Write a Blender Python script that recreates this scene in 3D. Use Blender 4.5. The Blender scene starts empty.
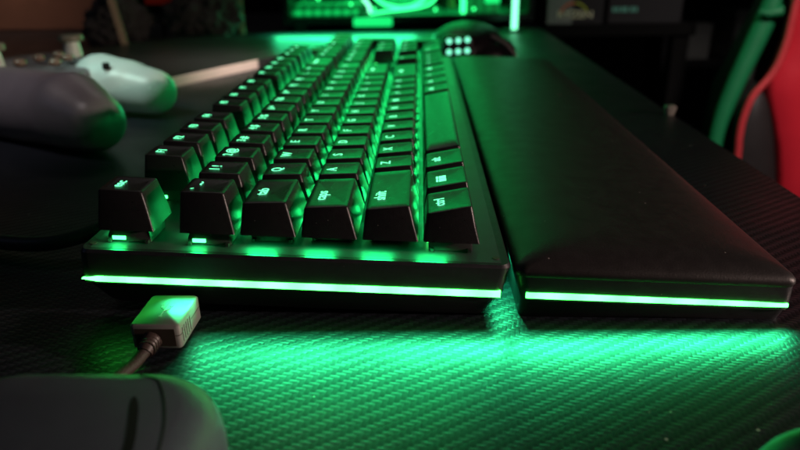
import bpy, bmesh, math, random
from mathutils import Vector, Matrix, Quaternion
random.seed(7)
MM = 0.001
rad = math.radians
sc = bpy.context.scene
col = sc.collection
G = -35.0            # height of the desk mat (mm); everything below is given in mm

# ------------------------------------------------------------------ materials
def mat(name, color=(.02, .02, .02), rough=.5, metal=0.0, spec=.5, emit=None, estr=0.0,
        noise=0.0, nscale=400.0, bump=0.0, bscale=900.0, coat=0.0, rvar=0.0, trans=0.0, sheen=0.0, dust=0, evar=0):
    m = bpy.data.materials.new(name); m.use_nodes = True
    nt = m.node_tree; b = nt.nodes['Principled BSDF']
    b.inputs['Base Color'].default_value = (*color, 1)
    b.inputs['Roughness'].default_value = rough
    b.inputs['Metallic'].default_value = metal
    b.inputs['Specular IOR Level'].default_value = spec
    b.inputs['Coat Weight'].default_value = coat
    b.inputs['Transmission Weight'].default_value = trans
    b.inputs['Sheen Weight'].default_value = sheen
    if emit:
        b.inputs['Emission Color'].default_value = (*emit, 1)
        b.inputs['Emission Strength'].default_value = estr
    tc = nt.nodes.new('ShaderNodeTexCoord')
    if noise > 0:
        n = nt.nodes.new('ShaderNodeTexNoise'); n.inputs['Scale'].default_value = nscale
        n.inputs['Detail'].default_value = 6
        nt.links.new(tc.outputs['Object'], n.inputs['Vector'])
        mx = nt.nodes.new('ShaderNodeMix'); mx.data_type = 'RGBA'
        mx.inputs['A'].default_value = (*[c * (1 - noise) for c in color], 1)
        mx.inputs['B'].default_value = (*[min(1, c * (1 + noise)) for c in color], 1)
        nt.links.new(n.outputs['Fac'], mx.inputs['Factor'])
        nt.links.new(mx.outputs['Result'], b.inputs['Base Color'])
    if rvar > 0:
        n = nt.nodes.new('ShaderNodeTexNoise'); n.inputs['Scale'].default_value = nscale * .5
        n.inputs['Detail'].default_value = 5
        nt.links.new(tc.outputs['Object'], n.inputs['Vector'])
        mr = nt.nodes.new('ShaderNodeMapRange')
        mr.inputs['To Min'].default_value = max(0.02, rough - rvar); mr.inputs['To Max'].default_value = rough + rvar
        nt.links.new(n.outputs['Fac'], mr.inputs['Value'])
        nt.links.new(mr.outputs['Result'], b.inputs['Roughness'])
    if dust > 0:
        vo = nt.nodes.new('ShaderNodeTexVoronoi'); vo.inputs['Scale'].default_value = dust
        nt.links.new(tc.outputs['Object'], vo.inputs['Vector'])
        lt = nt.nodes.new('ShaderNodeMath'); lt.operation = 'LESS_THAN'; lt.inputs[1].default_value = .045
        nt.links.new(vo.outputs['Distance'], lt.inputs[0])
        n = nt.nodes.new('ShaderNodeTexNoise'); n.inputs['Scale'].default_value = dust * .3
        nt.links.new(tc.outputs['Object'], n.inputs['Vector'])
        gt = nt.nodes.new('ShaderNodeMath'); gt.operation = 'GREATER_THAN'; gt.inputs[1].default_value = .55
        nt.links.new(n.outputs['Fac'], gt.inputs[0])
        mu = nt.nodes.new('ShaderNodeMath'); mu.operation = 'MULTIPLY'
        nt.links.new(lt.outputs[0], mu.inputs[0]); nt.links.new(gt.outputs[0], mu.inputs[1])
        mx = nt.nodes.new('ShaderNodeMix'); mx.data_type = 'RGBA'; mx.inputs['B'].default_value = (.4, .37, .34, 1)
        mx.inputs['A'].default_value = (*color, 1)
        if b.inputs['Base Color'].links: nt.links.new(b.inputs['Base Color'].links[0].from_socket, mx.inputs['A'])
        nt.links.new(mu.outputs[0], mx.inputs['Factor']); nt.links.new(mx.outputs['Result'], b.inputs['Base Color'])
    if evar > 0:
        n = nt.nodes.new('ShaderNodeTexWave'); n.inputs['Scale'].default_value = 22; n.inputs['Distortion'].default_value = 1.2
        n.inputs['Detail Scale'].default_value = 30
        nt.links.new(tc.outputs['Object'], n.inputs['Vector'])
        mr = nt.nodes.new('ShaderNodeMapRange')
        mr.inputs['To Min'].default_value = estr * (1 - evar); mr.inputs['To Max'].default_value = estr * (1 + evar)
        nt.links.new(n.outputs['Fac'], mr.inputs['Value']); nt.links.new(mr.outputs['Result'], b.inputs['Emission Strength'])
    if bump > 0:
        n = nt.nodes.new('ShaderNodeTexNoise'); n.inputs['Scale'].default_value = bscale
        n.inputs['Detail'].default_value = 4
        nt.links.new(tc.outputs['Object'], n.inputs['Vector'])
        bp = nt.nodes.new('ShaderNodeBump'); bp.inputs['Strength'].default_value = bump
        bp.inputs['Distance'].default_value = 0.0003
        nt.links.new(n.outputs['Fac'], bp.inputs['Height'])
        nt.links.new(bp.outputs['Normal'], b.inputs['Normal'])
    return m

def twill_material():
    """carbon-fibre twill desk mat: woven tows as a height field"""
    m = bpy.data.materials.new('carbon_twill'); m.use_nodes = True
    nt = m.node_tree; N = nt.nodes; L = nt.links; b = N['Principled BSDF']
    tc = N.new('ShaderNodeTexCoord')
    mp = N.new('ShaderNodeMapping'); mp.vector_type = 'TEXTURE'
    mp.inputs['Rotation'].default_value = (0, 0, rad(TW_ANG))
    mp.inputs['Scale'].default_value = (TW_W * MM, TW_W * MM, 1)
    wob = N.new('ShaderNodeTexNoise'); wob.inputs['Scale'].default_value = 60; wob.inputs['Detail'].default_value = 2
    L.new(tc.outputs['Object'], wob.inputs['Vector'])
    wv = N.new('ShaderNodeVectorMath'); wv.operation = 'MULTIPLY_ADD'
    L.new(wob.outputs['Color'], wv.inputs[0]); wv.inputs[1].default_value = (.0009, .0009, 0)
    L.new(tc.outputs['Object'], wv.inputs[2])
    L.new(wv.outputs[0], mp.inputs['Vector'])
    sx = N.new('ShaderNodeSeparateXYZ'); L.new(mp.outputs['Vector'], sx.inputs[0])
    def M(op, a, bb=None, c=None):
        n = N.new('ShaderNodeMath'); n.operation = op
        for i, v in enumerate((a, bb, c)):
            if v is None: continue
            if isinstance(v, (int, float)): n.inputs[i].default_value = v
            else: L.new(v, n.inputs[i])
        return n.outputs[0]
    u, v = sx.outputs['X'], sx.outputs['Y']
    u = M('ADD', u, 4000.0); v = M('ADD', v, 4000.0)
    fu, fv = M('FRACT', u), M('FRACT', v)
    iu, iv = M('FLOOR', u), M('FLOOR', v)
    pw_ = M('MODULO', M('ADD', iu, v), 4.0)            # warp phase, 0..2 means on top
    pf = M('SUBTRACT', M('MODULO', M('ADD', u, iv), 4.0), 2.0)
    k = M('LESS_THAN', M('MODULO', M('ADD', iu, iv), 4.0), 2.0)
    hw = M('MULTIPLY', M('POWER', M('SINE', M('MULTIPLY', M('MINIMUM', M('MAXIMUM', pw_, 0.0), 2.0), math.pi / 2)), .6),
           M('POWER', M('SINE', M('MULTIPLY', fu, math.pi)), .5))
    hf = M('MULTIPLY', M('POWER', M('SINE', M('MULTIPLY', M('MINIMUM', M('MAXIMUM', pf, 0.0), 2.0), math.pi / 2)), .6),
           M('POWER', M('SINE', M('MULTIPLY', fv, math.pi)), .5))
    h = M('ADD', M('MULTIPLY', hw, k), M('MULTIPLY', M('MULTIPLY', hf, M('SUBTRACT', 1.0, k)), .75))
    # fine fibres and grain
    gr = N.new('ShaderNodeTexNoise'); gr.inputs['Scale'].default_value = 2500; gr.inputs['Detail'].default_value = 3
    L.new(tc.outputs['Object'], gr.inputs['Vector'])
    h2 = M('ADD', h, M('MULTIPLY', gr.outputs['Fac'], .25))
    bp = N.new('ShaderNodeBump'); bp.inputs['Strength'].default_value = 1.0
    bp.inputs['Distance'].default_value = TW_H * MM
    L.new(h2, bp.inputs['Height']); L.new(bp.outputs['Normal'], b.inputs['Normal'])
    # the two yarn directions differ slightly, with dust specks
    mx = N.new('ShaderNodeMix'); mx.data_type = 'RGBA'
    mx.inputs['A'].default_value = (.007, .009, .013, 1); mx.inputs['B'].default_value = (.017, .021, .029, 1)
    L.new(k, mx.inputs['Factor'])
    vo = N.new('ShaderNodeTexVoronoi'); vo.inputs['Scale'].default_value = 130; vo.feature = 'F1'
    L.new(tc.outputs['Object'], vo.inputs['Vector'])
    nzt = N.new('ShaderNodeTexNoise'); nzt.inputs['Scale'].default_value = 90; L.new(tc.outputs['Object'], nzt.inputs['Vector'])
    nzs = nzt.outputs['Fac']
    sp = M('LESS_THAN', vo.outputs['Distance'], M('MULTIPLY', nzs, .10))
    nz = N.new('ShaderNodeTexNoise'); nz.inputs['Scale'].default_value = 35
    L.new(tc.outputs['Object'], nz.inputs['Vector'])
    sp = M('MULTIPLY', sp, M('GREATER_THAN', nz.outputs['Fac'], .52))
    mx2 = N.new('ShaderNodeMix'); mx2.data_type = 'RGBA'
    mx2.inputs['B'].default_value = (.35, .36, .33, 1)
    L.new(sp, mx2.inputs['Factor']); L.new(mx.outputs['Result'], mx2.inputs['A'])
    L.new(mx2.outputs['Result'], b.inputs['Base Color'])
    sm = N.new('ShaderNodeTexNoise'); sm.inputs['Scale'].default_value = 14; sm.inputs['Detail'].default_value = 5
    sm.inputs['Distortion'].default_value = 1.5
    L.new(tc.outputs['Object'], sm.inputs['Vector'])
    smv = M('MULTIPLY', M('SUBTRACT', sm.outputs['Fac'], .5), .55)      # handling smears: gloss varies
    L.new(M('ADD', M('ADD', M('MULTIPLY', k, -.08), .45), M('MULTIPLY', smv, .5)), b.inputs['Roughness'])
    L.new(M('SUBTRACT', M('ADD', M('MULTIPLY', k, .24), .36), smv), b.inputs['Specular IOR Level'])
    return m
TW_ANG, TW_W, TW_H = 79.0, 1.45, .085

LEDC = (.035, 1.0, .36)
MT = dict(
    case=mat('case_black_metal', (.022, .023, .027), .42, spec=.5, noise=.35, nscale=500, bump=.12, rvar=.08, dust=330),
    plate=mat('plate_dark_metal', (.045, .047, .055), .36, metal=.0, noise=.25, nscale=300, rvar=.08),
    cap=mat('keycap_black_plastic', (.016, .0155, .017), .31, spec=.5, noise=.3, nscale=900, bump=.22, bscale=4000, rvar=.10, dust=420),
    switch=mat('switch_black_plastic', (.03, .03, .03), .35),
    legend=mat('legend_lit', (.02, .1, .05), .5, emit=(.14, 1.0, .44), estr=2.0),
    led=mat('led_window', (.1, .3, .2), .4, emit=(.05, 1.0, .16), estr=7.0),
    strip=mat('strip_light', (.1, .3, .2), .4, emit=(.048, 1.0, .085), estr=11, evar=.16),
    leather=mat('wrist_leatherette', (.021, .019, .019), .46, spec=.45, noise=.3, nscale=300, bump=.22, bscale=1600, rvar=.09, dust=170),
    rubber=mat('rubber_black', (.02, .02, .02), .6, spec=.4),
    emboss=mat('embossed_mark', (.075, .06, .06), .35, spec=.6),
    mat=twill_material(),
    desk=mat('desk_black', (.018, .018, .018), .45, noise=.3, nscale=60),
    plug=mat('plug_white_plastic', (.24, .235, .23), .42, noise=.06, nscale=200, rvar=.08),
    plugdark=mat('plug_dark_collar', (.055, .038, .033), .45),
    braid=mat('braided_cable', (.042, .027, .022), .55, noise=.7, nscale=1800, bump=.9, bscale=2500),
    cable=mat('black_cable', (.02, .02, .022), .5),
    grey=mat('grey_satin_plastic', (.080, .092, .122), .42, noise=.12, nscale=250, bump=.15, bscale=3000, rvar=.06),
    slot=mat('dark_groove', (.006, .006, .006), .7),
    padgrey=mat('gamepad_grey_plastic', (.17, .155, .175), .36, noise=.15, nscale=120, bump=.12, bscale=3000, rvar=.05),
    padwhite=mat('gamepad_white_plastic', (.62, .66, .65), .38, noise=.05, nscale=120, rvar=.05),
    stick=mat('thumbstick_rubber', (.22, .17, .14), .5),
    stickbase=mat('thumbstick_pale_base', (.75, .75, .73), .4),
    padbtn=mat('gamepad_button', (.20, .12, .09), .25, coat=.5),
    mouse=mat('mouse_black_rubber', (.028, .022, .024), .42, noise=.2, nscale=150, bump=.2),
    mousebtn=mat('mouse_buttons_lit', (.1, .3, .2), .4, emit=(.22, 1.0, .62), estr=1.6),
    boarddark=mat('board_dark_top', (.03, .032, .032), .4, noise=.4, nscale=25),
    boardedge=mat('board_pale_edge', (.72, .60, .54), .5, noise=.12, nscale=50),
    wood=mat('pale_wood', (.50, .36, .25), .55, noise=.2, nscale=40),
    brown=mat('brown_panel', (.22, .095, .06), .6, noise=.35, nscale=14),
    wall=mat('dark_wall', (.008, .009, .011), .8, noise=.4, nscale=4),
    floor=mat('dark_floor', (.010, .011, .012), .7, noise=.3, nscale=4),
    red=mat('red_plastic', (.55, .03, .012), .45, emit=None),
    cloth=mat('dark_grey_cloth', (.06, .055, .055), .8, noise=.7, nscale=35, bump=.8, bscale=60, sheen=.2),
    pcblack=mat('pc_black_steel', (.008, .008, .009), .4),
    boardglow=mat('pc_board_glow', (.02, .10, .05), .4, noise=.8, nscale=60, emit=(.010, 1.0, .18), estr=2.1),  # self-lit board: glow added for green reflections on the key tops
    ledring=mat('led_green_ring', (.05, .2, .1), .4, emit=(.03, 1.0, .22), estr=3.4),
    ledsoft=mat('led_green_diffuser', (.05, .2, .1), .4, emit=(.010, 1.0, .20), estr=1.0),
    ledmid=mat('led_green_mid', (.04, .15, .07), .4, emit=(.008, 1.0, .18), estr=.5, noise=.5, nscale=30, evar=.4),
    dimglow=mat('part_green_glow', (.03, .1, .05), .4, emit=(.008, 1.0, .17), estr=.12, evar=.5),  # self-glow on unlit parts, stands for green light falling on them
    ledbar=mat('led_pale_green_bar', (.1, .3, .2), .4, emit=(.20, 1.0, .50), estr=2.6),
    gold=mat('brass_fitting', (.45, .33, .12), .4, metal=.3),
    boxgrey=mat('carton_grey', (.19, .20, .19), .5, noise=.3, nscale=12),
    boxblack=mat('carton_black', (.010, .010, .012), .5),
    tabledark=mat('table_black_stain', (.003, .003, .003), .85, spec=.15),
    padgreen=mat('button_pale_green', (.25, .6, .42), .4),
    paddark=mat('controller_dark_plastic', (.05, .05, .07), .35, noise=.1, nscale=100),
    print_cream=mat('print_cream', (.75, .74, .50), .5),
    print_orange=mat('print_orange', (.75, .14, .03), .5),
    print_yellow=mat('print_yellow', (.50, .55, .05), .5),
    print_green=mat('print_pale_green', (.12, .42, .32), .5),
    chairred=mat('chair_red_leather', (.62, .018, .035), .42, spec=.5, noise=.12, nscale=30, bump=.35, bscale=500, rvar=.06),
    chairgreen=mat('chair_green_fabric', (.008, .22, .075), .55, noise=.2, nscale=40, bump=.4, bscale=500),
    chairblack=mat('chair_black_leather', (.022, .018, .018), .5, noise=.3, nscale=40, bump=.5, bscale=500),
    piping=mat('chair_red_piping', (.62, .05, .06), .4, noise=.3, nscale=400, bump=.6, bscale=700),
    whitebit=mat('white_cap_plastic', (.42, .41, .36), .5),
)

# ------------------------------------------------------------------ helpers
def link(name, bm, m, parent=None, smooth=True, angle=35, bevel=0.0, seg=2, pre=None):
    me = bpy.data.meshes.new(name)
    if pre is not None: bmesh.ops.transform(bm, matrix=pre, verts=bm.verts)
    bmesh.ops.scale(bm, vec=(MM, MM, MM), verts=bm.verts)
    bmesh.ops.recalc_face_normals(bm, faces=bm.faces)
    bm.to_mesh(me); bm.free()
    ms = m if isinstance(m, (list, tuple)) else [m]
    for x in ms: me.materials.append(x)
    if smooth:
        for p in me.polygons: p.use_smooth = True
        me.set_sharp_from_angle(angle=rad(angle))
    o = bpy.data.objects.new(name, me); col.objects.link(o)
    if bevel:
        b = o.modifiers.new('bevel', 'BEVEL'); b.width = bevel * MM; b.segments = seg
        b.limit_method = 'ANGLE'; b.angle_limit = rad(30); b.harden_normals = False
    if parent: o.parent = parent
    return o
def thing(name, label, cat, loc=(0, 0, 0), rot=(0, 0, 0), group=None):
    o = bpy.data.objects.new(name, None); col.objects.link(o)
    o.empty_display_size = .01
    o.location = Vector(loc) * MM; o.rotation_euler = rot
    return tag(o, label, cat, group)
def tag(o, label=None, cat=None, group=None, kind=None):
    if label: o['label'] = label
    if cat: o['category'] = cat
    if group: o['group'] = group
    if kind: o['kind'] = kind
    return o
def box(bm, x0, x1, y0, y1, z0, z1, M=None):
    vs = [bm.verts.new((x, y, z)) for z in (z0, z1) for y in (y0, y1) for x in (x0, x1)]
    for f in ((0, 1, 3, 2), (4, 6, 7, 5), (0, 4, 5, 1), (2, 3, 7, 6), (0, 2, 6, 4), (1, 5, 7, 3)):
        bm.faces.new([vs[i] for i in f])
    if M is not None: bmesh.ops.transform(bm, matrix=M, verts=vs)
    return vs
def rrect(x0, x1, y0, y1, r, z, n=4):
    """closed ring, counter-clockwise; z may be a function of x, y"""
    r = max(0.01, min(r, (x1 - x0) / 2 - .01, (y1 - y0) / 2 - .01))
    out = []
    for cx, cy, a0 in ((x1 - r, y1 - r, 0), (x0 + r, y1 - r, 90), (x0 + r, y0 + r, 180), (x1 - r, y0 + r, 270)):
        for i in range(n + 1):
            a = rad(a0 + 90 * i / n)
            x, y = cx + r * math.cos(a), cy + r * math.sin(a)
            out.append((x, y, z(x, y) if callable(z) else z))
    return out
def loft(bm, rings, cap0=True, cap1=True, closed=False):
    R = [[bm.verts.new(p) for p in r] for r in rings]
    n = len(R[0])
    pairs = list(zip(R[:-1], R[1:]))
    if closed: pairs.append((R[-1], R[0]))
    for a, b in pairs:
        for i in range(n):
            j = (i + 1) % n
            bm.faces.new((a[i], a[j], b[j], b[i]))
    if not closed:
        if cap0: bm.faces.new(list(reversed(R[0])))
        if cap1: bm.faces.new(R[-1])
    return R
def tube(bm, pts, r, n=10, cap=True):
    pts = [Vector(p) for p in pts]; rings = []
    rs = r if isinstance(r, (list, tuple)) else [r] * len(pts)
    up = Vector((0, 0, 1)); prev = None
    for i, p in enumerate(pts):
        t = (pts[min(i + 1, len(pts) - 1)] - pts[max(i - 1, 0)]).normalized()
        if prev is None:
            a = t.cross(up)
            if a.length < .1: a = t.cross(Vector((1, 0, 0)))
            a.normalize()
        else: a = (prev - t * prev.dot(t)).normalized()
        prev = a; b = t.cross(a)
        rings.append([tuple(p + (a * math.cos(2 * math.pi * k / n) + b * math.sin(2 * math.pi * k / n)) * rs[i]) for k in range(n)])
    return loft(bm, rings, cap, cap)
def spline(pts, k=8):
    pts = [Vector(p) for p in pts]; P = [pts[0] * 2 - pts[1]] + pts + [pts[-1] * 2 - pts[-2]]
    out = []
    for i in range(1, len(P) - 2):
        a, b, c, d = P[i - 1:i + 3]
        for j in range(k):
            t = j / k
            out.append(.5 * ((2 * b) + (c - a) * t + (2 * a - 5 * b + 4 * c - d) * t * t + (3 * b - a - 3 * c + d) * t ** 3))
    out.append(pts[-1]); return out
def cyl(bm, c, r, h, n=24, M=None, r2=None):
    r2 = r if r2 is None else r2
    c = Vector(c)
    R = loft(bm, [[(c.x + rr * math.cos(2 * math.pi * k / n), c.y + rr * math.sin(2 * math.pi * k / n), c.z + z) for k in range(n)] for rr, z in ((r, 0), (r2, h))])
    if M is not None: bmesh.ops.transform(bm, matrix=M, verts=[v for q in R for v in q])
def ell(bm, c, r, M=None, u=24, v=14):
    g = bmesh.ops.create_uvsphere(bm, u_segments=u, v_segments=v, radius=1)
    r = r if isinstance(r, (list, tuple)) else (r, r, r)
    T = Matrix.Translation(Vector(c)) @ (M if M is not None else Matrix()) @ Matrix.Diagonal((*r, 1))
    bmesh.ops.transform(bm, matrix=T, verts=g['verts'])
def fused(name, bm, m, parent, voxel=1.6, smooth=6):
    """several overlapping blobs fused to one continuous skin"""
    o = link(name + '_raw', bm, m)
    r = o.modifiers.new('r', 'REMESH'); r.mode = 'VOXEL'; r.voxel_size = voxel * MM
    s = o.modifiers.new('s', 'SMOOTH'); s.iterations = smooth; s.factor = .6
    dg = bpy.context.evaluated_depsgraph_get()
    me = bpy.data.meshes.new_from_object(o.evaluated_get(dg))
    bpy.data.objects.remove(o)
    for p in me.polygons: p.use_smooth = True
    n = bpy.data.objects.new(name, me); me.name = name; col.objects.link(n)
    if not me.materials:
        me.materials.append(m)
    n.parent = parent
    return n
_txt = {}
def text_mesh(s, size, sx=1.0, ext=0.02, bold=.0):
    """text as a mesh, origin at its centre, reading along +x, up +y (mm)"""
    key = (s, size, sx, ext, bold)
    if key in _txt: return _txt[key]
    cu = bpy.data.curves.new('t', 'FONT'); cu.body = s; cu.size = size * MM
    cu.align_x = 'CENTER'; cu.align_y = 'CENTER'; cu.extrude = ext * MM; cu.offset = bold * MM
    cu.resolution_u = 3
    o = bpy.data.objects.new('t', cu); col.objects.link(o)
    dg = bpy.context.evaluated_depsgraph_get()
    me = bpy.data.meshes.new_from_object(o.evaluated_get(dg))
    bpy.data.objects.remove(o)
    me.transform(Matrix.Diagonal((sx, 1, 1, 1)))
    _txt[key] = me
    return me
def area(name, loc, direction, sx, sy, power, color, parent=None, spread=180, up='Y'):
    l = bpy.data.lights.new(name, 'AREA'); l.shape = 'RECTANGLE'; l.size = sx * MM; l.size_y = sy * MM
    l.energy = power; l.color = color; l.spread = rad(spread)
    o = bpy.data.objects.new(name, l); col.objects.link(o)
    o.location = Vector(loc) * MM
    o.rotation_euler = Vector(direction).to_track_quat('-Z', up).to_euler()
    if parent: o.parent = parent
    return o

# ================================================================== keyboard
TILT = rad(2.5)
PIV = Vector((92.5, 0, -33.0))
# the board stands 2.5 degrees higher at its far edge (its -x side); local = fitted board frame
Kmat = Matrix.Translation(PIV * MM) @ Matrix.Rotation(TILT, 4, 'Y') @ Matrix.Translation(-PIV * MM)
KEYB = thing('keyboard', 'black mechanical keyboard with green backlit keys and a green light strip on its side', 'keyboard')
KEYB.matrix_world = Kmat
U = 19.05
YN, YF = -4.0, 434.0
PZ = -15.0                                  # plate level
bm = bmesh.new()
def kring(i, z, r, dx=0): return rrect(-39.6 + i, 92.6 - i + dx, YN + i, YF - i, r, z, 5)
loft(bm, [rrect(-33.5, 88, 1.5, YF - 5, 3, -35.2, 5), rrect(-34.5, 88.6, .4, YF - 4, 3, -33.8, 5),
          kring(.9, -26.6, 3.2), kring(.0, -26.3, 3.2),
          rrect(-39.6, 93.2, YN, YF, 3.2, -23.0, 5), rrect(-39.2, 94.6, YN, YF, 3.2, -16.0, 5),
          rrect(-38.6, 94.0, YN + .6, YF - .6, 3.0, PZ, 5), rrect(-37.6, 93.0, YN + 1.6, YF - 1.6, 2.6, PZ + .02, 5)])
body = link('case', bm, MT['case'], KEYB, angle=28)
bm = bmesh.new(); box(bm, -36.0, 91.5, -2.3, 430, PZ + .03, PZ + .12)
link('plate', bm, MT['plate'], KEYB, bevel=.15)
# light strip along the near side, pointed at its far-edge end, proud of the case
bm = bmesh.new()
y0, y1 = YN - .35, YN + .6
prof = [(-38.9, -24.9, -24.6), (-34.0, -25.55, -23.75), (60, -25.7, -23.55), (91.9, -25.7, -23.55)]
rings = [[(x, y0, a), (x, y0, b), (x, y1, b), (x, y1, a)] for x, a, b in prof]
loft(bm, rings)
link('light_strip', bm, MT['strip'], KEYB, smooth=False)
area('strip_lamp', (41.5, YN - .6, -24.7), (0, -.77, -.64), 105, 1.6, .026, LEDC, KEYB, spread=70)
area('gap_fill', (95.6, 16, -19.5), (.05, -.12, -1), 2.2, 36, .050, LEDC, KEYB, spread=130)  # added light brightening the mat in the gap; no strip there

ROWH = {-1: (2.0, -.3), 0: (2.3, 0.0), 1: (-.6, .7), 2: (-1.3, 1.0), 3: (-1.0, 1.7), 4: (-1.2, 3.0)}
F_GAP = 6.3
def row_x(r): return r * U - (F_GAP if r < 0 else 0)
CAPB = -10.2
def cap_mesh(r, w, tall=1, space=False):
    """keycap centred at the origin in x, starting at y=0; z absolute"""
    h, tl = ROWH[r]
    W = w * U
    x0, x1 = -8.7, 8.7 + (tall - 1) * U
    yA, yB = .85, W - .85
    tx0, tx1 = -7.9, 5.7 + (tall - 1) * U
    def top(x, y):
        s = (y - W / 2) / (W / 2 - 2.4)
        base = h + tl * (x + 4.3) / 13.5 / (1 + (tall - 1) * 1.0)
        if space: return base + .5 - .45 * ((x + 1.1) / 6.8) ** 2
        return base + .62 * min(1.0, s * s)
    bm = bmesh.new()
    def lerp(t, z, r_, k=0):
        return rrect(x0 + (tx0 - x0) * t + k, x1 + (tx1 - x1) * t - k, yA + 1.75 * t + k, yB - 1.75 * t - k, r_,
                     z, 4)
    rings = [lerp(0, CAPB, .7), lerp(.02, CAPB + .25, .7), lerp(.5, CAPB * .45 + h * .5, .75),
             [(x, y, top(x, y) - .55) for x, y, z in lerp(.97, 0, .9)],
             [(x, y, top(x, y) - .16) for x, y, z in lerp(1.0, 0, .9, .12)],
             [(x, y, top(x, y)) for x, y, z in lerp(1.0, 0, .9, .42)]]
    R = loft(bm, rings, cap0=False, cap1=False)
    # dished top as concentric rings
    last = R[-1]; n = len(last)
    cx, cy = (tx0 + tx1) / 2, W / 2
    for t in (.8, .55, .3, .1):
        new = []
        for v in last if False else R[-1]:
            x = cx + (v.co.x - cx) * t; y = cy + (v.co.y - cy) * t
            new.append(bm.verts.new((x, y, top(x, y))))
        for i in range(n):
            j = (i + 1) % n
            bm.faces.new((last[i], last[j], new[j], new[i]))
        last = new
    bm.faces.new(last)
    # open underside: inner skirt going up to a ceiling
    inner = [[bm.verts.new(p) for p in lerp(0, CAPB, .8, 1.2)], [bm.verts.new(p) for p in lerp(.4, CAPB + 6.0, .8, 1.2)]]
    for a, b in ((R[0], inner[0]), (inner[0], inner[1])):
        for i in range(n):
            j = (i + 1) % n
            bm.faces.new((a[i], b[i], b[j], a[j]))
    bm.faces.new(inner[1])
    return bm
def legend_objects(parent, s, x, y, z, size, tl, W):
    ck = ('leg', s, size, W, y)
    if ck not in _txt:
        me = text_mesh(s, size * .98, 1.0, .03, .06).copy()
        for v in me.vertices:                       # follow the dished top
            q = (y + v.co.x / MM - W / 2) / (W / 2 - 2.4)
            v.co.z += (.62 * min(1.0, q * q) + .14) * MM
        _txt[ck] = me
    me = _txt[ck]
    o = bpy.data.objects.new('legend', me); col.objects.link(o)
    if not me.materials: me.materials.append(MT['legend'])
    o.parent = parent
    # reading direction = +y, up = -x, laid on the tilted top
    up = Vector((-13.5, 0, -tl)).normalized(); rt = Vector((0, 1, 0)); nz = rt.cross(up)
    M3 = Matrix((rt, up, nz)).transposed().to_4x4()
    M3.translation = Vector((x, y, z)) * MM
    o.matrix_local = M3
    return o

_cache = {}
def key(r, u, w, s, name='keycap', tall=1, space=False, size=4.4, lx=-3.9, ly=None):
    h, tl = ROWH[r]
    k = (r, w, tall, space)
    if k not in _cache:
        o = link(name, cap_mesh(r, w, tall, space), MT['cap'], KEYB, angle=38)
        _cache[k] = o.data
    else:
        o = bpy.data.objects.new(name, _cache[k]); col.objects.link(o); o.parent = KEYB
    o.location = Vector((row_x(r), u * U, 0)) * MM
    W = w * U
    if s:
        yy = W / 2 if ly is None else ly
        top_z = h + tl * (lx + 4.3) / 13.5 / (1 + (tall - 1)) + .07
        legend_objects(o, s, lx, yy, top_z, size, tl, W)
    # switch housing and the small lit window of its light
    n = 1 if w < 3 else 3
    for q in range(n):
        cy = W / 2 if n == 1 else W * (.5 + (q - 1) * .33)
        cx = (tall - 1) * U / 2
        if 'sw' not in _cache:
            bm = bmesh.new()
            loft(bm, [rrect(-6.9, 6.9, -6.9, 6.9, .8, PZ + .4, 2), rrect(-6.9, 6.9, -6.9, 6.9, .8, PZ + 2.2, 2),
                      rrect(-5.4, 5.4, -5.4, 5.4, .8, CAPB + 2.5, 2)])
            for sx in (-1, 1):
                box(bm, sx * 5.9 - .5, sx * 5.9 + .5, -8.1, -6.9, PZ + .4, PZ + 1.4)
            so = link('switch', bm, MT['switch'], o, angle=30); _cache['sw'] = so.data
        else:
            so = bpy.data.objects.new('switch', _cache['sw']); col.objects.link(so); so.parent = o
        so.location = Vector((cx, cy, 0)) * MM
        lk = 'ledm' if w < 1.2 else 'ledn'
        if lk not in _cache:
            bm = bmesh.new()
            if w < 1.2: box(bm, -5.1, -1.0, -7.35, -6.95, PZ + 1.2, PZ + 2.3)
            box(bm, -7.5, -7.0, -2.2, 2.2, PZ + .9, PZ + 2.3)
            lo = link('led', bm, MT['led'], o, smooth=False); _cache[lk] = lo.data
        else:
            lo = bpy.data.objects.new('led', _cache[lk]); col.objects.link(lo); lo.parent = o
        lo.location = Vector((cx, cy, 0)) * MM
    return o
def lamp_at(x, y, e, sx=4, sy=3, d=(0, -.25, -1)):
    area('key_lamp', (x, y, CAPB - .4), d, sx, sy, e, (.012, 1.0, .2), KEYB)

DU = [('1', '!'), ('2', '@'), ('3', '#'), ('4', '$'), ('5', '%'), ('6', '^'), ('7', '&'), ('8', '*'), ('9', '('), ('0', ')'), ('-', '_'), ('=', '+')]
key(-1, 0, 1, 'esc', size=4.6)
fu = [2, 3, 4, 5, 6.5, 7.5, 8.5, 9.5, 11, 12, 13, 14]
for i, u in enumerate(fu): key(-1, u, 1, 'F%d' % (i + 1), size=4.6)
for i, u in enumerate((15.25, 16.25, 17.25)): key(-1, u, 1, ('prt', 'scr', 'pau')[i], size=4.0)
key(0, 0, 1, '`  ~', size=5.0)
for i, (a, b) in enumerate(DU): key(0, 1 + i, 1, a + ' ' + b, size=5.0)
key(0, 13, 2, 'backspace', 'backspace_keycap', size=4.0)
for i, t in enumerate(('ins', 'hm', 'pu')): key(0, 15.25 + i, 1, t, size=4.2)
for i, t in enumerate(('num', '/', '*', '-')): key(0, 18.5 + i, 1, t, size=4.4)
key(1, 0, 1.5, 'tab', 'tab_keycap', size=5.2)
for i, t in enumerate('QWERTYUIOP'): key(1, 1.5 + i, 1, t, size=5.4)
key(1, 11.5, 1, '[ {', size=4.8); key(1, 12.5, 1, '] }', size=4.8); key(1, 13.5, 1.5, '\\ |', size=4.8)
for i, t in enumerate(('del', 'end', 'pd')): key(1, 15.25 + i, 1, t, size=4.2)
for i, t in enumerate('789'): key(1, 18.5 + i, 1, t, size=5)
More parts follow.
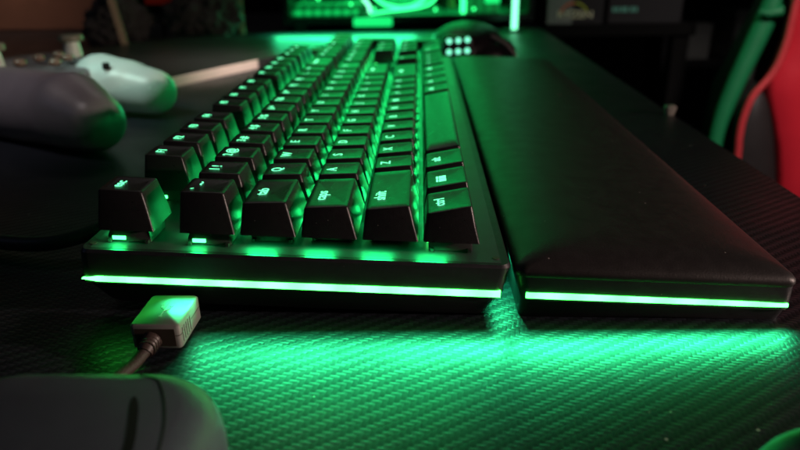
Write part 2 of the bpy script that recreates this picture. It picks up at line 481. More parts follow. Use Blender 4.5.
key(1, 21.5, 1, '+', tall=2, size=5)
key(2, 0, 1.75, 'caps', 'caps_lock_keycap', size=5.2, ly=14.5)
for i, t in enumerate('ASDFGHJKL'): key(2, 1.75 + i, 1, t, size=5.4)
key(2, 10.75, 1, '; :', size=4.8); key(2, 11.75, 1, "' \"", size=4.8)
key(2, 12.75, 2.25, 'enter', 'enter_keycap', size=4.6)
for i, t in enumerate('456'): key(2, 18.5 + i, 1, t, size=5)
key(3, 0, 2.25, 'shift', 'shift_keycap', size=5.4, ly=15.5)
for i, t in enumerate('ZXCVBNM'): key(3, 2.25 + i, 1, t, size=5.4)
for i, t in enumerate((', <', '. >', '/ ?')): key(3, 9.25 + i, 1, t, size=4.8)
key(3, 12.25, 2.75, 'shift', 'shift_keycap', size=5)
key(3, 16.25, 1, '^', size=5)
for i, t in enumerate('123'): key(3, 18.5 + i, 1, t, size=5)
key(3, 21.5, 1, 'ent', tall=2, size=4)
key(4, 0, 1.25, 'ctrl', 'control_keycap', size=5.0)
wk = key(4, 1.25, 1.25, None, 'system_keycap')
key(4, 2.5, 1.25, 'alt', 'alt_keycap', size=5.0)
key(4, 3.75, 6.25, None, 'spacebar', space=True)
key(4, 10, 1.25, 'alt', 'alt_keycap', size=5.0)
key(4, 11.25, 1.25, 'fn', 'function_keycap', size=5.0)
key(4, 12.5, 1.25, '=', 'menu_keycap', size=5.0)
key(4, 13.75, 1.25, 'ctrl', 'control_keycap', size=5.0)
for i, t in enumerate('<v>'): key(4, 15.25 + i, 1, t, size=5)
key(4, 18.5, 2, '0', size=5); key(4, 20.5, 1, '.', size=6)
# the four-pane mark on the system key
bm = bmesh.new()
for a in (0, 1):
    for b in (0, 1):
        box(bm, -6.4 + a * 2.75, -3.9 + a * 2.75, 8.9 + b * 3.2, 11.7 + b * 3.2, 0, .08)
o = link('legend', bm, MT['legend'], wk, smooth=False)
h4, t4 = ROWH[4]
o.rotation_euler = (0, -math.atan(t4 / 13.5), 0); o.location = Vector((0, 0, h4 + t4 * 4.3 / 13.5 + .05)) * MM
# small things on the case: lock lights, media buttons and dial, a screw by the near corner
for x, y in ((30, 300), (30, 318), (30, 336)):
    bm = bmesh.new(); cyl(bm, (x, y, PZ + .3), 1.6, 1.0, 16)
    link('lock_light', bm, MT['mousebtn'], KEYB)
for i in range(3):
    bm = bmesh.new(); loft(bm, [rrect(-29, -20, 356 + i * 17, 369 + i * 17, 3, PZ, 4), rrect(-28.6, -20.4, 356.4 + i * 17, 368.6 + i * 17, 3, PZ + 2.2, 4)])
    link('media_button', bm, MT['case'], KEYB, angle=30)
bm = bmesh.new(); cyl(bm, (-24, 417, PZ), 9, 5, 32)
link('volume_dial', bm, MT['case'], KEYB, bevel=.5)
for x, y in ((90.2, 1.2), (-36.2, 1.2)):
    bm = bmesh.new(); cyl(bm, (x, y, PZ + .02), 1.1, .25, 16)
    link('screw', bm, MT['plugdark'], KEYB)
# key lights: the pools that spill out beneath the near caps and along the rows
E0 = .0011
pool = [(row_x(-1) - 3.2, .0, 2.0), (row_x(0) - 3.2, .0, 2.0), (row_x(1) - 2, .4, 5.5), (row_x(2) - 3, .4, 6), (row_x(3) - 4, .4, 6), (row_x(4) - 6, .3, 5)]
for x, y, e in pool: area('key_lamp', (x, y + .5, -12.2), (0, -.3, -1), 4 if e < 3 else 9, 1.4, E0 * e * .8, (.012, 1.0, .2), KEYB)
for r in range(-1, 5):
    for i in range(0, 22, 1):
        if r == -1 and i in (1, 6, 10): continue
        lamp_at(row_x(r) - 8.2, (i + .5 + (.25 * r if r > 0 else 0)) * U, E0 * 1.5, 2.0, 8, (-1, 0, -.25))
# cable leaving the far edge and curling towards the left of the picture
bm = bmesh.new()
tube(bm, spline([(-38, 60, -24), (-52, 55, -30), (-75, 46, -36), (-105, 52, -39), (-150, 66, -41), (-200, 70, -43)], 8), 3.0, 12)
link('cable', bm, MT['cable'], KEYB)

# ================================================================== wrist rest
WR = thing('wrist_rest', 'long black leatherette wrist rest with its own green light strip, lying against the keyboard', 'wrist rest')
WR.matrix_world = Kmat
wx0, wx1, wy0, wy1 = 96.2, 181.7, -4.0, 432
bm = bmesh.new()
loft(bm, [rrect(99.5, 180, 1.0, wy1 - 4, 3, -37.3, 5), rrect(99.0, 180.8, .2, wy1 - 3, 3, -34.5, 5),
          rrect(98.8, 181.6, wy0 + .8, wy1, 3.4, -26.8, 5), rrect(98.4, wx1 + .3, wy0, wy1, 3.4, -26.4, 5),
          rrect(97.4, wx1 + .3, wy0, wy1, 3.4, -23, 5), rrect(96.4, wx1 + .2, wy0, wy1, 3.4, -18.6, 5)])
link('base', bm, MT['case'], WR, angle=28)
bm = bmesh.new()
def wr(i, z, r=3.4):
    return rrect(wx0 + i, wx1 - i, wy0 + i * .8, wy1 - i, r + i * .15, z, 6)
def wz(i): return -15.3 + 4.6 * (1 - math.exp(-i / 9.0))
rr_ = [wr(.0, -18.55), wr(-.5, -17.6), wr(-.35, -16.5), wr(.35, -15.5), wr(1.5, -14.75)] + [wr(i, wz(i), 4) for i in (3, 6, 10, 15, 21, 28, 36, 41)]
loft(bm, rr_)
link('cushion', bm, MT['leather'], WR, angle=50)
bm = bmesh.new()
y0, y1 = wy0 - .35, wy0 + .6
prof = [(99.8, -25.55, -23.75), (110, -25.6, -23.6), (170, -25.4, -23.8), (180.4, -25.2, -24.1)]
loft(bm, [[(x, y0, a), (x, y0, b), (x, y1, b), (x, y1, a)] for x, a, b in prof])
link('light_strip', bm, MT['strip'], WR, smooth=False)
area('strip_lamp', (139, wy0 - .6, -24.7), (0, -.77, -.64), 84, 1.6, .021, LEDC, WR, spread=70)
# faint embossed mark near the middle of the cushion
bm = bmesh.new()
for k, (a, w_) in enumerate(((0, 6), (1, 4.4), (2, 6.5))):
    pts = [(141 + 6 * a + t * w_, 250 + 2.2 * math.sin(t * 5 + a * 2), -11.3) for t in [i / 10 for i in range(11)]]
    tube(bm, pts, [.15 + .45 * math.sin(math.pi * i / 10) for i in range(11)], 8)
link('emblem', bm, MT['emboss'], WR)

# ================================================================== setting
bm = bmesh.new(); loft(bm, [rrect(-900, 245, -600, 1180, 20, G - 3.0, 6), rrect(-900, 245, -600, 1180, 20, G - .4, 6), rrect(-899.6, 244.6, -599.6, 1179.6, 20, G, 6)])
dm = link('desk_mat', bm, MT['mat'], angle=30); tag(dm, kind='structure')
bm = bmesh.new(); box(bm, -950, 248, -650, 1200, G - 30, G - 3.3)
for x in (-930, 170):
    for y in (-620, 1130): box(bm, x, x + 50, y, y + 50, -749.5, G - 30.2)
d = link('desk', bm, MT['desk'], bevel=3); tag(d, kind='structure')
bm = bmesh.new(); box(bm, -4000, 4000, -3000, 4000, -760, -750)
tag(link('floor', bm, MT['floor']), kind='structure')
bm = bmesh.new(); box(bm, -4000, 4000, 2600, 2650, -749, 1700)
tag(link('wall', bm, MT['wall']), kind='structure')

# ================================================================== plug and cable near the strip
PL = thing('usb_plug', 'white plastic cable plug on a brown braided cable, lying under the keyboard light strip', 'cable plug', (-9.8, -13.2, -29.0), (rad(1.0), rad(-.5), rad(-1)))
bm = bmesh.new()
loft(bm, [rrect(-6.9, 6.9, -8.6, 8.6, 1.0, -4.1, 4), rrect(-7.4, 7.4, -9.1, 9.1, 1.2, -3.6, 4),
          rrect(-7.4, 7.4, -9.1, 9.1, 1.2, 3.5, 4), rrect(-6.9, 6.9, -8.6, 8.6, 1.0, 4.0, 4)])
link('housing', bm, MT['plug'], PL, angle=50)
bm = bmesh.new()
box(bm, -6.0, 6.0, -9.35, -9.12, -3.0, 2.8)
link('end_face', bm, MT['plugdark'], PL, bevel=.1)
bm = bmesh.new()
tube(bm, [(-1.0, -9.3, -.6), (-1.4, -11.5, -1.2), (-1.9, -13.5, -2.2)], [3.0, 2.7, 2.2], 16)
link('strain_relief', bm, MT['plugdark'], PL)
bm = bmesh.new()
tube(bm, spline([(-1.8, -13.2, -2.1), (-4.0, -19, -3.6), (-8.5, -28, -4.0), (-14, -38, -3.6), (-24, -52, -3.6), (-46, -64, -3.6), (-90, -70, -3.6)], 6), 1.75, 12)
link('cable', bm, MT['braid'], PL)
bm = bmesh.new()
for k in range(5): box(bm, 7.38, 7.62, -7.2 + k * 1.6, -6.5 + k * 1.6, -2.4, 2.2); box(bm, -7.62, -7.38, -7.2 + k * 1.6, -6.5 + k * 1.6, -2.4, 2.2)
link('grip_ridges', bm, MT['plug'], PL, smooth=False)
bm = bmesh.new(); loft(bm, [rrect(-7.46, 7.46, -9.16, 9.16, 1.2, .35, 4), rrect(-7.46, 7.46, -9.16, 9.16, 1.2, .6, 4)]); link('mould_seam', bm, MT['plugdark'], PL)
bm = bmesh.new()
for k in range(4): cyl(bm, (0, 0, 0), 3.05 - .12 * k, .45, 18, Matrix.Translation((-1.1 - .12 * k, -9.9 - .95 * k, -.8 - .25 * k)) @ Matrix.Rotation(rad(90), 4, 'X'))
link('relief_rings', bm, MT['plugdark'], PL)
# embossed trident mark
bm = bmesh.new()
def seg(bm, pts, r=.14): tube(bm, [(x, y, 4.02) for x, y in pts], r, 6)
seg(bm, [(0, -3.6), (0, 3.6)]); seg(bm, [(0, -1.4), (1.5, .2), (1.5, 1.6)]); seg(bm, [(0, -.4), (-1.5, 1.0), (-1.5, 2.2)])
cyl(bm, (0, -3.9, 3.95), .65, .15, 14); box(bm, 1.0, 2.0, 1.6, 2.6, 3.95, 4.1); cyl(bm, (-1.5, 2.6, 3.95), .5, .15, 14)
link('embossed_symbol', bm, MT['plug'], PL)

# ================================================================== grey device, near left corner
DV = thing('rounded_device', 'rounded grey plastic device with a dark slot, at the near left corner', 'device', (0, 0, G))
bm = bmesh.new()
x0, x1, ya, yb = -42, 25.5, -150, -58
def dr(i, z, r): return rrect(x0 + i, x1 - i, ya + i, yb - i, r, z, 12)
loft(bm, [dr(4, 0, 16), dr(1.2, 2, 18), dr(0, 6, 19), dr(0, 11, 19), dr(.6, 15, 18.5), dr(2.0, 18.2, 17), dr(4.0, 20.3, 15.5), dr(6.2, 21.4, 14), dr(8.2, 21.8, 12.5)])
link('shell', bm, MT['grey'], DV, angle=60)
bm = bmesh.new()
tube(bm, spline([(4, -63.8, 21.2), (9.5, -67.0, 21.66), (14.8, -78, 21.66), (17.6, -90, 21.62), (18.6, -106, 21.55), (18.6, -140, 21.55)], 8), .30, 6)
link('seam', bm, MT['slot'], DV)
bm = bmesh.new()
path = spline([(6.2, -72.4, 0), (9.2, -81, 0), (11.6, -90, 0), (13, -104, 0), (13, -138, 0)], 6)
loft(bm, [[(p.x - w_, p.y, 21.0), (p.x + w_, p.y, 21.0), (p.x + w_, p.y, 21.86), (p.x - w_, p.y, 21.86)] for p, w_ in zip(path, [.3, .75, .95] + [1.05] * (len(path) - 3))])
link('slot', bm, MT['slot'], DV)

# device in the near right corner
D2 = thing('game_controller', 'dark rounded controller edge with a pale green button, cut off at the lower right corner', 'controller', (157, -85, G))
bm = bmesh.new()
ell(bm, (0, 0, 11), (24, 15, 10)); ell(bm, (14, -10, 12), (20, 14, 11)); ell(bm, (-12, -8, 8), (14, 12, 8))
fused('body', bm, MT['paddark'], D2, 1.4, 8)
bm = bmesh.new(); cyl(bm, (-9, 7, 16), 2.3, 3.5, 20)
link('button', bm, MT['padgreen'], D2, bevel=.5)

# ================================================================== gamepad behind the keyboard
GP = thing('gamepad', 'grey game controller with one pale handle and two thumbsticks, behind the keyboard on the left', 'game controller', (0, 0, 0))
def lobe(bm, a, b, ra, rb, n=7, flat=1.0):
    a, b = Vector(a), Vector(b)
    for i in range(n):
        t = i / (n - 1); c = a.lerp(b, t); r = ra + (rb - ra) * t
        ell(bm, c, (r, r, r * flat), u=20, v=12)
bm = bmesh.new()
lobe(bm, (-121, 190, -15), (-142, 206, -12), 17.5, 23.5, 14, 1)
lobe(bm, (-142, 206, -12), (-178, 230, -14.5), 23, 25, 20, .95)
lobe(bm, (-178, 230, -14.5), (-245, 266, -14.5), 25, 24, 20, .95)
lobe(bm, (-245, 262, -13), (-225, 335, -13), 24, 22, 20, .85)
lobe(bm, (-225, 335, -13), (-178, 312, -13), 22, 19, 16, .85)
box(bm, -250, -165, 225, 330, -22, 1)
fused('body', bm, MT['padgrey'], GP, 2.0, 14)
bm = bmesh.new()
lobe(bm, (-166, 303, -12), (-124, 290, -17), 21, 16.5, 24, .98)
ell(bm, (-148, 298, -8), (26, 19, 13), Matrix.Rotation(rad(-16), 4, 'Z') @ Matrix.Rotation(rad(8), 4, 'Y'), 40, 24)
fused('handle', bm, MT['padwhite'], GP, 1.6, 14)
def stick(x, y, z):
    s = thing_part = bpy.data.objects.new('thumbstick', None); col.objects.link(s); s.parent = GP
    bm = bmesh.new(); cyl(bm, (x, y, z), 7, 12, 24, r2=5.5)
    link('stem', bm, MT['stickbase'], s)
    bm = bmesh.new(); cyl(bm, (x, y, z + 11.5), 9.5, 5, 28, r2=9.0)
    link('cap', bm, MT['stick'], s, bevel=1.2)
stick(-205, 345, 1); stick(-222, 268, 4)
for x, y, z in ((-206, 272, 7), (-208, 300, 6), (-202, 316, 6), (-186, 280, 6), (-188, 302, 6)):
    bm = bmesh.new(); ell(bm, (x, y, z), (4.5, 4.5, 3), u=16, v=8)
    link('button', bm, MT['padbtn'], GP)
for x, y in ((-152, 283),):
    bm = bmesh.new(); box(bm, x - 2.6, x + 2.6, y - .7, y + .7, 0.0, 4.9); box(bm, x - .7, x + .7, y - 2.2, y + 2.2, 0.0, 4.85)
    link('marking', bm, MT['slot'], GP, bevel=.4)

# ================================================================== dark board with a pale edge
BD = thing('desk_riser', 'low dark board with a pale pinkish edge, on the desk behind the game controller', 'board', (-151, 405, G), (0, 0, rad(62)))
bm = bmesh.new(); box(bm, -60, 260, .4, 240, 0, 9.0); link('top_board', bm, MT['boarddark'], BD, bevel=.6)
bm = bmesh.new(); box(bm, -60, 112, -1.6, .38, -.2 + .2, 8.7); link('edge_strip', bm, MT['boardedge'], BD, bevel=.4)

# ================================================================== things behind on the left
bm = bmesh.new()
rs = [(-1100 + 0, 1080), (-395, 1080)]
loft(bm, [rrect(-1100, -430, 900, 960, 6, G, 3), rrect(-1100, -430, 900, 960, 6, 420, 3)])
tag(link('cabinet_panel', bm, MT['brown'], bevel=2), 'dark brown upright panel filling the far left corner behind the controller', 'panel')
bm = bmesh.new(); cyl(bm, (-382, 830, G), 12, 460, 24)
tag(link('green_post', bm, mat('dark_green_post', (.004, .045, .018), .5)), 'dark green upright post beside the brown panel', 'post')
bm = bmesh.new(); tube(bm, [(-288, 640, G), (-330, 660, 180), (-350, 670, 300)], 5.5, 4)
tag(link('wooden_stake', bm, MT['wood'], smooth=False), 'slim pale wooden stake rising on a slight lean behind the controller', 'stake')
bm = bmesh.new(); box(bm, -298, -262, 742, 754, 12, 120)
RS = thing('red_sign', 'small bright red panel on a black stem, just right of the wooden stake', 'panel')
link('red_panel', bm, MT['red'], RS, bevel=1.5)
bm = bmesh.new(); box(bm, -282, -278, 748, 752, G + 3, 12); box(bm, -300, -260, 735, 765, G, G + 3); link('stand', bm, MT['pcblack'], RS)
def crumple(name, label, c, r, seedv, cat='bag'):
    from mathutils import noise as nz
    bm = bmesh.new(); bmesh.ops.create_icosphere(bm, subdivisions=5, radius=1)
    off = Vector((seedv * 3.1, seedv * 1.7, 0))
    for v in bm.verts:
        p = v.co.copy()
        f = 1 + .30 * nz.noise(p * 1.3 + off) + .22 * (abs(nz.noise(p * 2.6 + off)) * 2 - .6) + .10 * (abs(nz.noise(p * 6 + off)) * 2 - .5)
        v.co = Vector((c[0] + p.x * r[0] * f, c[1] + p.y * r[1] * f, max(G, c[2] + p.z * r[2] * f)))
    tag(link(name, bm, MT['cloth'], angle=60), label, cat)
crumple('crumpled_bag', 'dim grey crumpled bag lying on the dark board, right of the wooden stake', (-225, 760, 0), (48, 40, 45), 3)
crumple('dark_cloth', 'dark crumpled cloth heap between the green post and the wooden stake', (-335, 740, -12), (40, 40, 40), 5, 'cloth')
bm = bmesh.new(); box(bm, -196, -188, 820, 828, G, 60)
tag(link('short_rod', bm, MT['wood'], bevel=1), 'short pale rod standing in the dark left of the green lit computer', 'rod')

# ================================================================== computer with green lights
PC = thing('desktop_computer', 'black desktop computer lit green inside by glowing fan rings', 'computer', (-134, 838, G), (0, 0, rad(4)))
W_, D_, H_ = 372, 210, 400
bm = bmesh.new()
box(bm, 0, W_, 0, D_, 9, 20)                      # floor rail
box(bm, 0, W_, 0, D_, H_ - 15, H_)
box(bm, 0, W_, D_ - 8, D_, 20.2, H_ - 15.2)
box(bm, 0, 10, 0, D_ - 8.2, 20.2, H_ - 15.2)
box(bm, W_ - 10, W_, 0, D_ - 8.2, 20.2, H_ - 15.2)
for x in (14, W_ - 34):
    for y in (10, D_ - 30): box(bm, x, x + 20, y, y + 20, 0, 8.9)
link('chassis', bm, MT['pcblack'], PC, bevel=1.2)
bm = bmesh.new(); box(bm, 12, 118, 30, D_ - 20, 20.4, 34); link('shroud', bm, MT['dimglow'], PC, bevel=2)
bm = bmesh.new(); box(bm, 12, 110, 22, 28, 21, 27); link('light_bar', bm, MT['ledmid'], PC, bevel=1)
bm = bmesh.new(); box(bm, 12, W_ - 12, D_ - 16, D_ - 9, 62, 380); link('glowing_board', bm, MT['boardglow'], PC)
def ring(bm, c, R, r, n=40):
    pts = [(c[0] + R * math.cos(2 * math.pi * i / n), c[1], c[2] + R * math.sin(2 * math.pi * i / n)) for i in range(n)]
    rings = []
    for i, p in enumerate(pts):
        a = 2 * math.pi * i / n; d = Vector((math.cos(a), 0, math.sin(a)))
        rings.append([tuple(Vector(p) + d * r * math.cos(t) + Vector((0, 1, 0)) * r * math.sin(t)) for t in [2 * math.pi * k / 8 for k in range(8)]])
    loft(bm, rings, closed=True)
for cx, cz in ((176, 84), (176, 214), (60, 330)):
    f = bpy.data.objects.new('fan', None); col.objects.link(f); f.parent = PC
    bm = bmesh.new(); ring(bm, (cx, 40, cz), 56, 3.0); link('glow_ring', bm, MT['ledring'], f)
    bm = bmesh.new(); ring(bm, (cx, 44, cz), 47, 2.0); link('inner_ring', bm, MT['ledsoft'], f)
    bm = bmesh.new()
    for k in range(7):
        a = 2 * math.pi * k / 7
        M = Matrix.Translation((cx, 46, cz)) @ Matrix.Rotation(a, 4, 'Y') @ Matrix.Rotation(rad(30), 4, 'X')
        box(bm, 10, 45, -1, 1, -9, 9, M)
    cyl(bm, (0, 0, 0), 13, 10, 24, Matrix.Translation((cx, 40, cz)) @ Matrix.Rotation(rad(-90), 4, 'X'))
    link('blades', bm, MT['dimglow'], f)
bm = bmesh.new(); box(bm, 128, 238, 90, 150, 20.4, 25); link('lower_duct', bm, MT['dimglow'], PC, bevel=2)
for pts, r, mm in (([(20, 60, 58), (60, 52, 40), (95, 48, 44), (120, 44, 70)], 2.2, 'pcblack'), ([(30, 40, 21.5), (70, 34, 33), (112, 40, 26), (140, 44, 22)], 1.6, 'pcblack'),
                   ([(118, 18, 44), (126, 16, 34), (128, 15, 24)], 2.6, 'ledbar'), ([(128, 18, 22), (160, 14, 26), (200, 16, 30), (222, 22, 38), (236, 26, 60)], 1.8, 'ledring'),
                   ([(240, 30, 21.5), (244, 28, 40), (250, 26, 70)], 1.5, 'pcblack'), ([(130, 20, 60), (150, 22, 40), (178, 24, 34)], 2.0, 'pcblack')):
    bm = bmesh.new(); tube(bm, spline(pts, 8), r, 10); link('hose', bm, MT[mm], PC)
for i in range(5):
    bm = bmesh.new(); box(bm, 20 + i * 9, 24 + i * 9, 120, 124, 34.2, 70 + 6 * (i % 2)); link('memory_stick', bm, MT['pcblack'] if i % 2 else MT['dimglow'], PC, bevel=.5)
for x, z in ((24, 50), (52, 44), (88, 52), (100, 36), (134, 28), (152, 52), (226, 26), (232, 48), (284, 26), (294, 58), (314, 70)):
    bm = bmesh.new(); ell(bm, (x, 19, z), (2.2, 1.5, 2.2), u=12, v=8); link('indicator', bm, MT['ledring'], PC)
bm = bmesh.new(); cyl(bm, (250, 20, 28), 6, 22, 20, r2=4); link('brass_fitting', bm, MT['gold'], PC, bevel=1)
bm = bmesh.new(); box(bm, 263, 270, 6, 12, 21, 370); link('pillar_light', bm, MT['ledring'], PC, bevel=1)
bm = bmesh.new(); box(bm, 272, 322, 20, 30, 21, 380); link('side_panel', bm, MT['dimglow'], PC)
bm = bmesh.new(); box(bm, 300, 322, 14, 18, 34, 48); link('lit_badge', bm, MT['ledsoft'], PC, bevel=1)
# light tube standing right of the computer
LT = thing('light_tube', 'thin pale green light tube standing upright beside the computer', 'light tube', (201, 812, G))
bm = bmesh.new(); cyl(bm, (0, 0, 3), 4.0, 380, 16); link('tube', bm, MT['ledbar'], LT)
bm = bmesh.new(); cyl(bm, (0, 0, 0), 16, 2.9, 28); link('foot', bm, MT['pcblack'], LT, bevel=.6)
# glow under the computer
area('underglow_lamp', (-40, 800, -12), (0, -.5, -1), 200, 30, .42, LEDC)
bm = bmesh.new(); loft(bm, [rrect(-30, 26, 832, 845, 3, -28, 4), rrect(-30, 26, 832, 845, 3, -17, 4)])
tag(link('glowing_lamp', bm, MT['ledsoft'], bevel=1), 'short glowing green lamp lying under the front of the computer', 'lamp')

# ================================================================== mouse beyond the keyboard
MS = thing('mouse', 'black domed mouse with six glowing round side buttons beyond the wrist rest', 'mouse', (118, 545, G), (0, 0, rad(0)))
bm = bmesh.new()
ell(bm, (0, 20, 14), (40, 56, 24)); ell(bm, (16, 10, 8), (36, 48, 18)); ell(bm, (-12, 0, 10), (26, 44, 19))
box(bm, -30, 42, -34, 60, 0, 10)
fused('body', bm, MT['mouse'], MS, 1.8, 10)
bm = bmesh.new(); box(bm, -28, 2, -47, -36, 5, 30, Matrix.Rotation(rad(0), 4, 'X')); link('side_panel', bm, MT['mouse'], MS, bevel=3)
for i in range(3):
    for j in range(2):
        bm = bmesh.new(); ell(bm, (-22 + i * 9.0, -47.2, 15 + j * 10.5 + i * .6), (2.6, 1.2, 2.6), u=16, v=10)
        link('side_button', bm, MT['mousebtn'], MS)
bm = bmesh.new(); tube(bm, spline([(22, -20, 27), (36, -30, 20), (46, -38, 9)], 6), [1.5] * 13, 8)
link('trim', bm, MT['boardedge'], MS)

# ================================================================== boxes behind on the right
BX = thing('product_box', 'grey carton with cream lettering under a coloured arc, in the dark background', 'carton', (262, 900, G), (0, 0, rad(-3)))
bm = bmesh.new(); box(bm, 0, 84, 0, 90, 0, 200); link('carton', bm, MT['boxgrey'], BX, bevel=.8)
bm = bmesh.new(); box(bm, 38, 84.4, -.8, -.2, .5, 200); link('dark_panel', bm, MT['boxblack'], BX)
def wall_text(s, size, parent, x, y, z, m, sx=1.0):
    me = text_mesh(s, size, sx, .3, .2); o = bpy.data.objects.new('lettering', me.copy()); col.objects.link(o)
    o.data.materials.clear(); o.data.materials.append(m); o.parent = parent
    o.rotation_euler = (rad(90), 0, 0); o.location = Vector((x, y, z)) * MM
    return o
wall_text('RYZEN', 15, BX, 42, -1.4, 14, MT['print_cream'], 1.15)
bm = bmesh.new()
tube(bm, [(40 + 20 * math.cos(rad(a)), -1.6, 14 + 17 * math.sin(rad(a))) for a in range(170, 89, -8)], 1.6, 6)
link('orange_arc', bm, MT['print_orange'], BX)
bm = bmesh.new()
tube(bm, [(40 + 20 * math.cos(rad(a)), -1.6, 14 + 17 * math.sin(rad(a))) for a in range(88, 9, -8)], 1.6, 6)
link('yellow_arc', bm, MT['print_yellow'], BX)
B2 = thing('black_box', 'black carton with a dim green line of print, right of the grey carton', 'carton', (356, 905, G), (0, 0, rad(-4)))
bm = bmesh.new(); box(bm, 0, 110, 0, 90, 0, 180); link('carton', bm, MT['boxblack'], B2, bevel=.8)
bm = bmesh.new()
for i, w_ in enumerate((5, 4, 6, 3, 5, 4)): box(bm, 6 + i * 6.6, 6 + i * 6.6 + w_, -1, -.3, 17, 24)
link('print_line', bm, MT['print_green'], B2)
# dim shelf far behind on the right
SH = thing('shelf_unit', 'tall dark shelf unit barely visible in the darkness at the right', 'shelf', (620, 1420, -750))
bm = bmesh.new()
for z in (10, 330, 560, 790, 1080): box(bm, 20.5, 779.5, 0, 300, z, z + 18)
for x in (0, 780): box(bm, x, x + 20, 0, 300, 0, 1200)
link('frame', bm, MT['boxblack'], SH, bevel=1)
for k, (nm, lb, ct, x, z, a, b_, c_, mm) in enumerate((
        ('carton', 'small dim yellowish carton high on the dark shelf', 'carton', 700, 58, 50, 60, 44, 'print_yellow'),
        ('storage_tin', 'small dim grey tin low on the dark shelf', 'tin', 668, -172, 70, 50, 80, 'boxgrey'),
        ('document_box', 'upright dim grey document box on the dark shelf', 'box', 790, -172, 90, 120, 110, 'boxgrey'))):
    bm = bmesh.new(); box(bm, x, x + a, 1440, 1440 + b_, z, z + c_); box(bm, x - 1.5, x + a + 1.5, 1438.5, 1441.5 + b_, z + c_ * .82, z + c_ * .9)
    tag(link(nm, bm, MT[mm], bevel=1.5), lb, ct)
ST = thing('side_table', 'low black side table carrying the two dark cartons beyond the desk', 'table', (258, 890, -750))
bm = bmesh.new(); box(bm, 0, 230, 0, 150, 697, 714.6); link('table_top', bm, MT['tabledark'], ST, bevel=1.5)
for x in (6, 200):
    for y in (6, 120):
        bm = bmesh.new(); box(bm, x, x + 24, y, y + 24, 0, 696.8); link('leg', bm, MT['tabledark'], ST, bevel=1)
# small pale cap on the desk's far right edge
bm = bmesh.new()
loft(bm, [rrect(-4, 4, -4, 4, 2, 0, 4), rrect(-6, 6, -6, 6, 2.5, 7, 4), rrect(-5, 5, -5, 5, 2.5, 8, 4)])
o = link('small_cap', bm, MT['whitebit'], angle=50); o.location = Vector((242, 283, G)) * MM; o.scale = (.62, .62, .8)
tag(o, 'small pale tapered cap on the edge of the desk mat, left of the gaming chair', 'cap')

# ================================================================== gaming chair
CH = thing('gaming_chair', 'gaming chair with red and black padding, red piping and a green side bolster', 'chair', (470, 650, -750))
def at(px, py, y):       # the chair's profile was measured on the photograph; metres here are fixed in the room
    return None
def slab(name, outline, y0, y1, m, parent, puff=10):
    """padded panel: closed outline in (x, z) between depths y0 and y1 with rounded rims"""
    c = Vector((sum(p[0] for p in outline) / len(outline), sum(p[1] for p in outline) / len(outline)))
    bm = bmesh.new(); rings = []
    for t, y in ((.0, y1), (1, y1), (1.0, y0 + puff), (.975, y0 + puff * .35), (.93, y0), (.6, y0 - puff * .5), (.25, y0 - puff * .7)):
        if t == 0: continue
        rings.append([(c.x + (p[0] - c.x) * t, y, c.y + (p[1] - c.y) * t) for p in outline])
    loft(bm, rings)
    return link(name, bm, m, parent, angle=60)
def loc(pts): return [(x - 470, z + 750) for x, z in pts]
def sp2(pts, k=5): return [(v.x, v.y) for v in spline([(a, b, 0) for a, b in pts], k)]
# centre line of the green bolster, the piping, and the panels (x, z at depth 650)
green = [(503, 160), (499, 90), (493, 30), (483, -10), (473, -45), (461, -85), (452, -122), (448, -160), (450, -230), (457, -300)]
bm = bmesh.new()
tube(bm, [(x - 470, 20, z + 750) for x, z in sp2(green)], [10.5 + 1.5 * math.sin(i * .12) for i in range(len(sp2(green)))], 16)
link('side_bolster', bm, MT['chairgreen'], CH)
bm = bmesh.new(); tube(bm, [(-2, 8, 751), (8, 4, 749), (20, 2, 751), (27, 8, 758)], [2, 5, 6, 4], 12)
link('strap', bm, MT['chairgreen'], CH)
pipe = [(499, 120), (498, 60), (496, 16), (495, -6), (494, -29), (490, -52), (484, -68), (476, -80), (466, -95), (460, -119), (459, -144), (461, -167), (464, -230), (472, -300)]
bm = bmesh.new(); tube(bm, [(x - 470, -18, z + 750) for x, z in sp2(pipe)], 4.2, 12)
link('piping', bm, MT['piping'], CH)
redp = [(503, 130), (501, 60), (499, 16), (498, -6), (498, -29), (493, -54), (486, -74), (490, -98), (499, -123), (513, -161), (523, -203), (530, -250), (535, -300), (760, -300), (780, -100), (780, 130)]
slab('red_panel', loc(redp), -14, 4, MT['chairred'], CH, 14)
blk = [(480, -82), (470, -97), (463, -120), (462, -145), (464, -170), (467, -235), (474, -300), (540, -300), (530, -240), (520, -190), (510, -150), (498, -110)]
slab('black_panel', loc(blk), -4, 40, MT['chairblack'], CH, 8)
shell = [(530, 200), (522, 90), (505, -5), (470, -100), (462, -200), (455, -330), (480, -380), (900, -380), (930, -100), (900, 200)]
slab('backrest_shell', loc(shell), 42, 110, MT['chairblack'], CH, 12)
bm = bmesh.new()
loft(bm, [rrect(10, 440, -420, 60, 60, 260, 8), rrect(0, 450, -430, 70, 70, 290, 8), rrect(10, 440, -420, 60, 60, 345, 8)])
link('seat', bm, MT['chairblack'], CH, angle=60)
bm = bmesh.new(); cyl(bm, (225, -180, 60), 28, 205, 24)
for k in range(5):
    a = 2 * math.pi * k / 5
    tube(bm, [(225, -180, 70), (225 + 300 * math.cos(a), -180 + 300 * math.sin(a), 55)], [24, 14], 10)
link('base', bm, MT['pcblack'], CH)
for k in range(5):
    a = 2 * math.pi * k / 5
    bm = bmesh.new(); cyl(bm, (0, 0, -12), 28, 24, 24, Matrix.Translation((225 + 300 * math.cos(a), -180 + 300 * math.sin(a), 28)) @ Matrix.Rotation(rad(90), 4, 'X'))
    link('wheel', bm, MT['rubber'], CH)

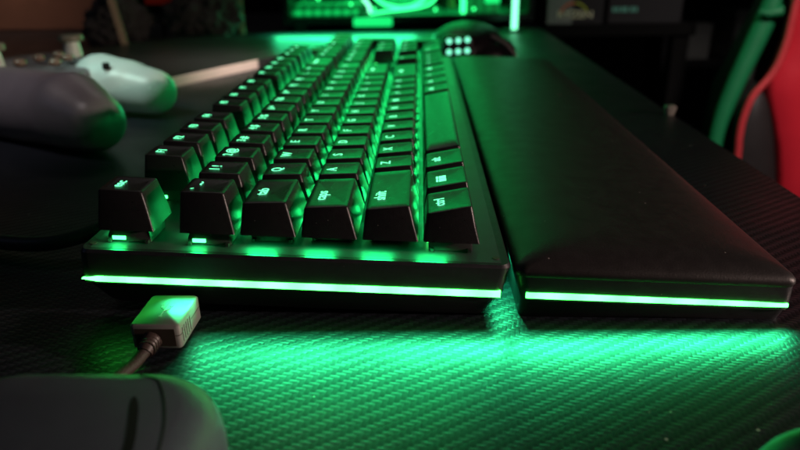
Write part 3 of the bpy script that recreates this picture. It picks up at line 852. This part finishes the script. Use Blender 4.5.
# ================================================================== light
w = bpy.data.worlds.new('World'); sc.world = w; w.use_nodes = True
w.node_tree.nodes['Background'].inputs['Color'].default_value = (.35, .40, .60, 1)
w.node_tree.nodes['Background'].inputs['Strength'].default_value = .006
# warm room lamp far to the right, ceiling light behind; the other lights are added fills
area('room_lamp_warm', (900, -140, 170), (-880, 150, -190), 30, 40, .8, (1.0, .72, .62), spread=70)
area('warm_fill_low', (420, -800, 260), (-400, 850, -300), 200, 200, .004, (1.0, .55, .42), spread=70)  # weak fill added from the camera side, warms the key fronts
area('room_lamp_ceiling', (-300, 1500, 1300), (120, -1200, -1300), 500, 300, .5, (1.0, .88, .85))
area('handle_fill', (-330, 130, 420), (185, 172, -430), 40, 40, .015, (.60, 1.0, .82), spread=16)  # added spot without a real desk lamp, brightens the pale handle
area('cool_fill', (-900, -100, 500), (900, 300, -520), 300, 300, .10, (.50, .58, 1.0))  # cool fill from the upper left, added without a modelled source
area('riser_edge_fill', (150, 250, 380), (-265, 240, -410), 60, 60, .075, (1.0, .80, .72), spread=22)  # unseen light added to warm the riser's pale edge
area('chair_fill', (500, -500, 900), (60, 1150, -990), 120, 120, .46, (1.0, .85, .8), spread=30)  # unseen light aimed at the chair alone to bring out its colours
area('panel_fill', (-760, 420, 620), (150, 480, -560), 100, 100, .11, (1.0, .8, .65), spread=40)  # added spot so that the brown panel shows in the dark
area('grip_fill', (-330, 60, 430), (150, 160, -430), 60, 60, .013, (1.0, .88, .88), spread=22)  # added spot giving the gamepad's near grip a soft highlight


# ================================================================== camera
cam = bpy.data.cameras.new('camera'); co = bpy.data.objects.new('camera', cam); col.objects.link(co)
cam.sensor_width = 36; cam.lens = 677.757 / 800 * 36
R = ((0.9995141643815072, -0.031044795516539728, 0.002766924659906092), (0.027722395519109506, 0.9260846796141244, 0.37629594067792765), (-0.01424443706923579, -0.37603641692705864, 0.9264953907911468))
Mc = Matrix([[R[i][0], R[i][2], -R[i][1]] for i in range(3)]).to_4x4()
Mc.translation = Vector((67.7087396, -191.568, 74.75794127)) * MM
co.matrix_world = Mc
cam.clip_start = .005; cam.clip_end = 50
cam.dof.use_dof = True; cam.dof.focus_distance = .225; cam.dof.aperture_fstop = 11
sc.camera = co
vs = sc.view_settings
sc.display_settings.display_device = 'sRGB'
vs.view_transform = 'Standard'; vs.look = 'None'; vs.exposure = 0; vs.gamma = 1
sc.cycles.use_denoising = True
sc.cycles.max_bounces = 6
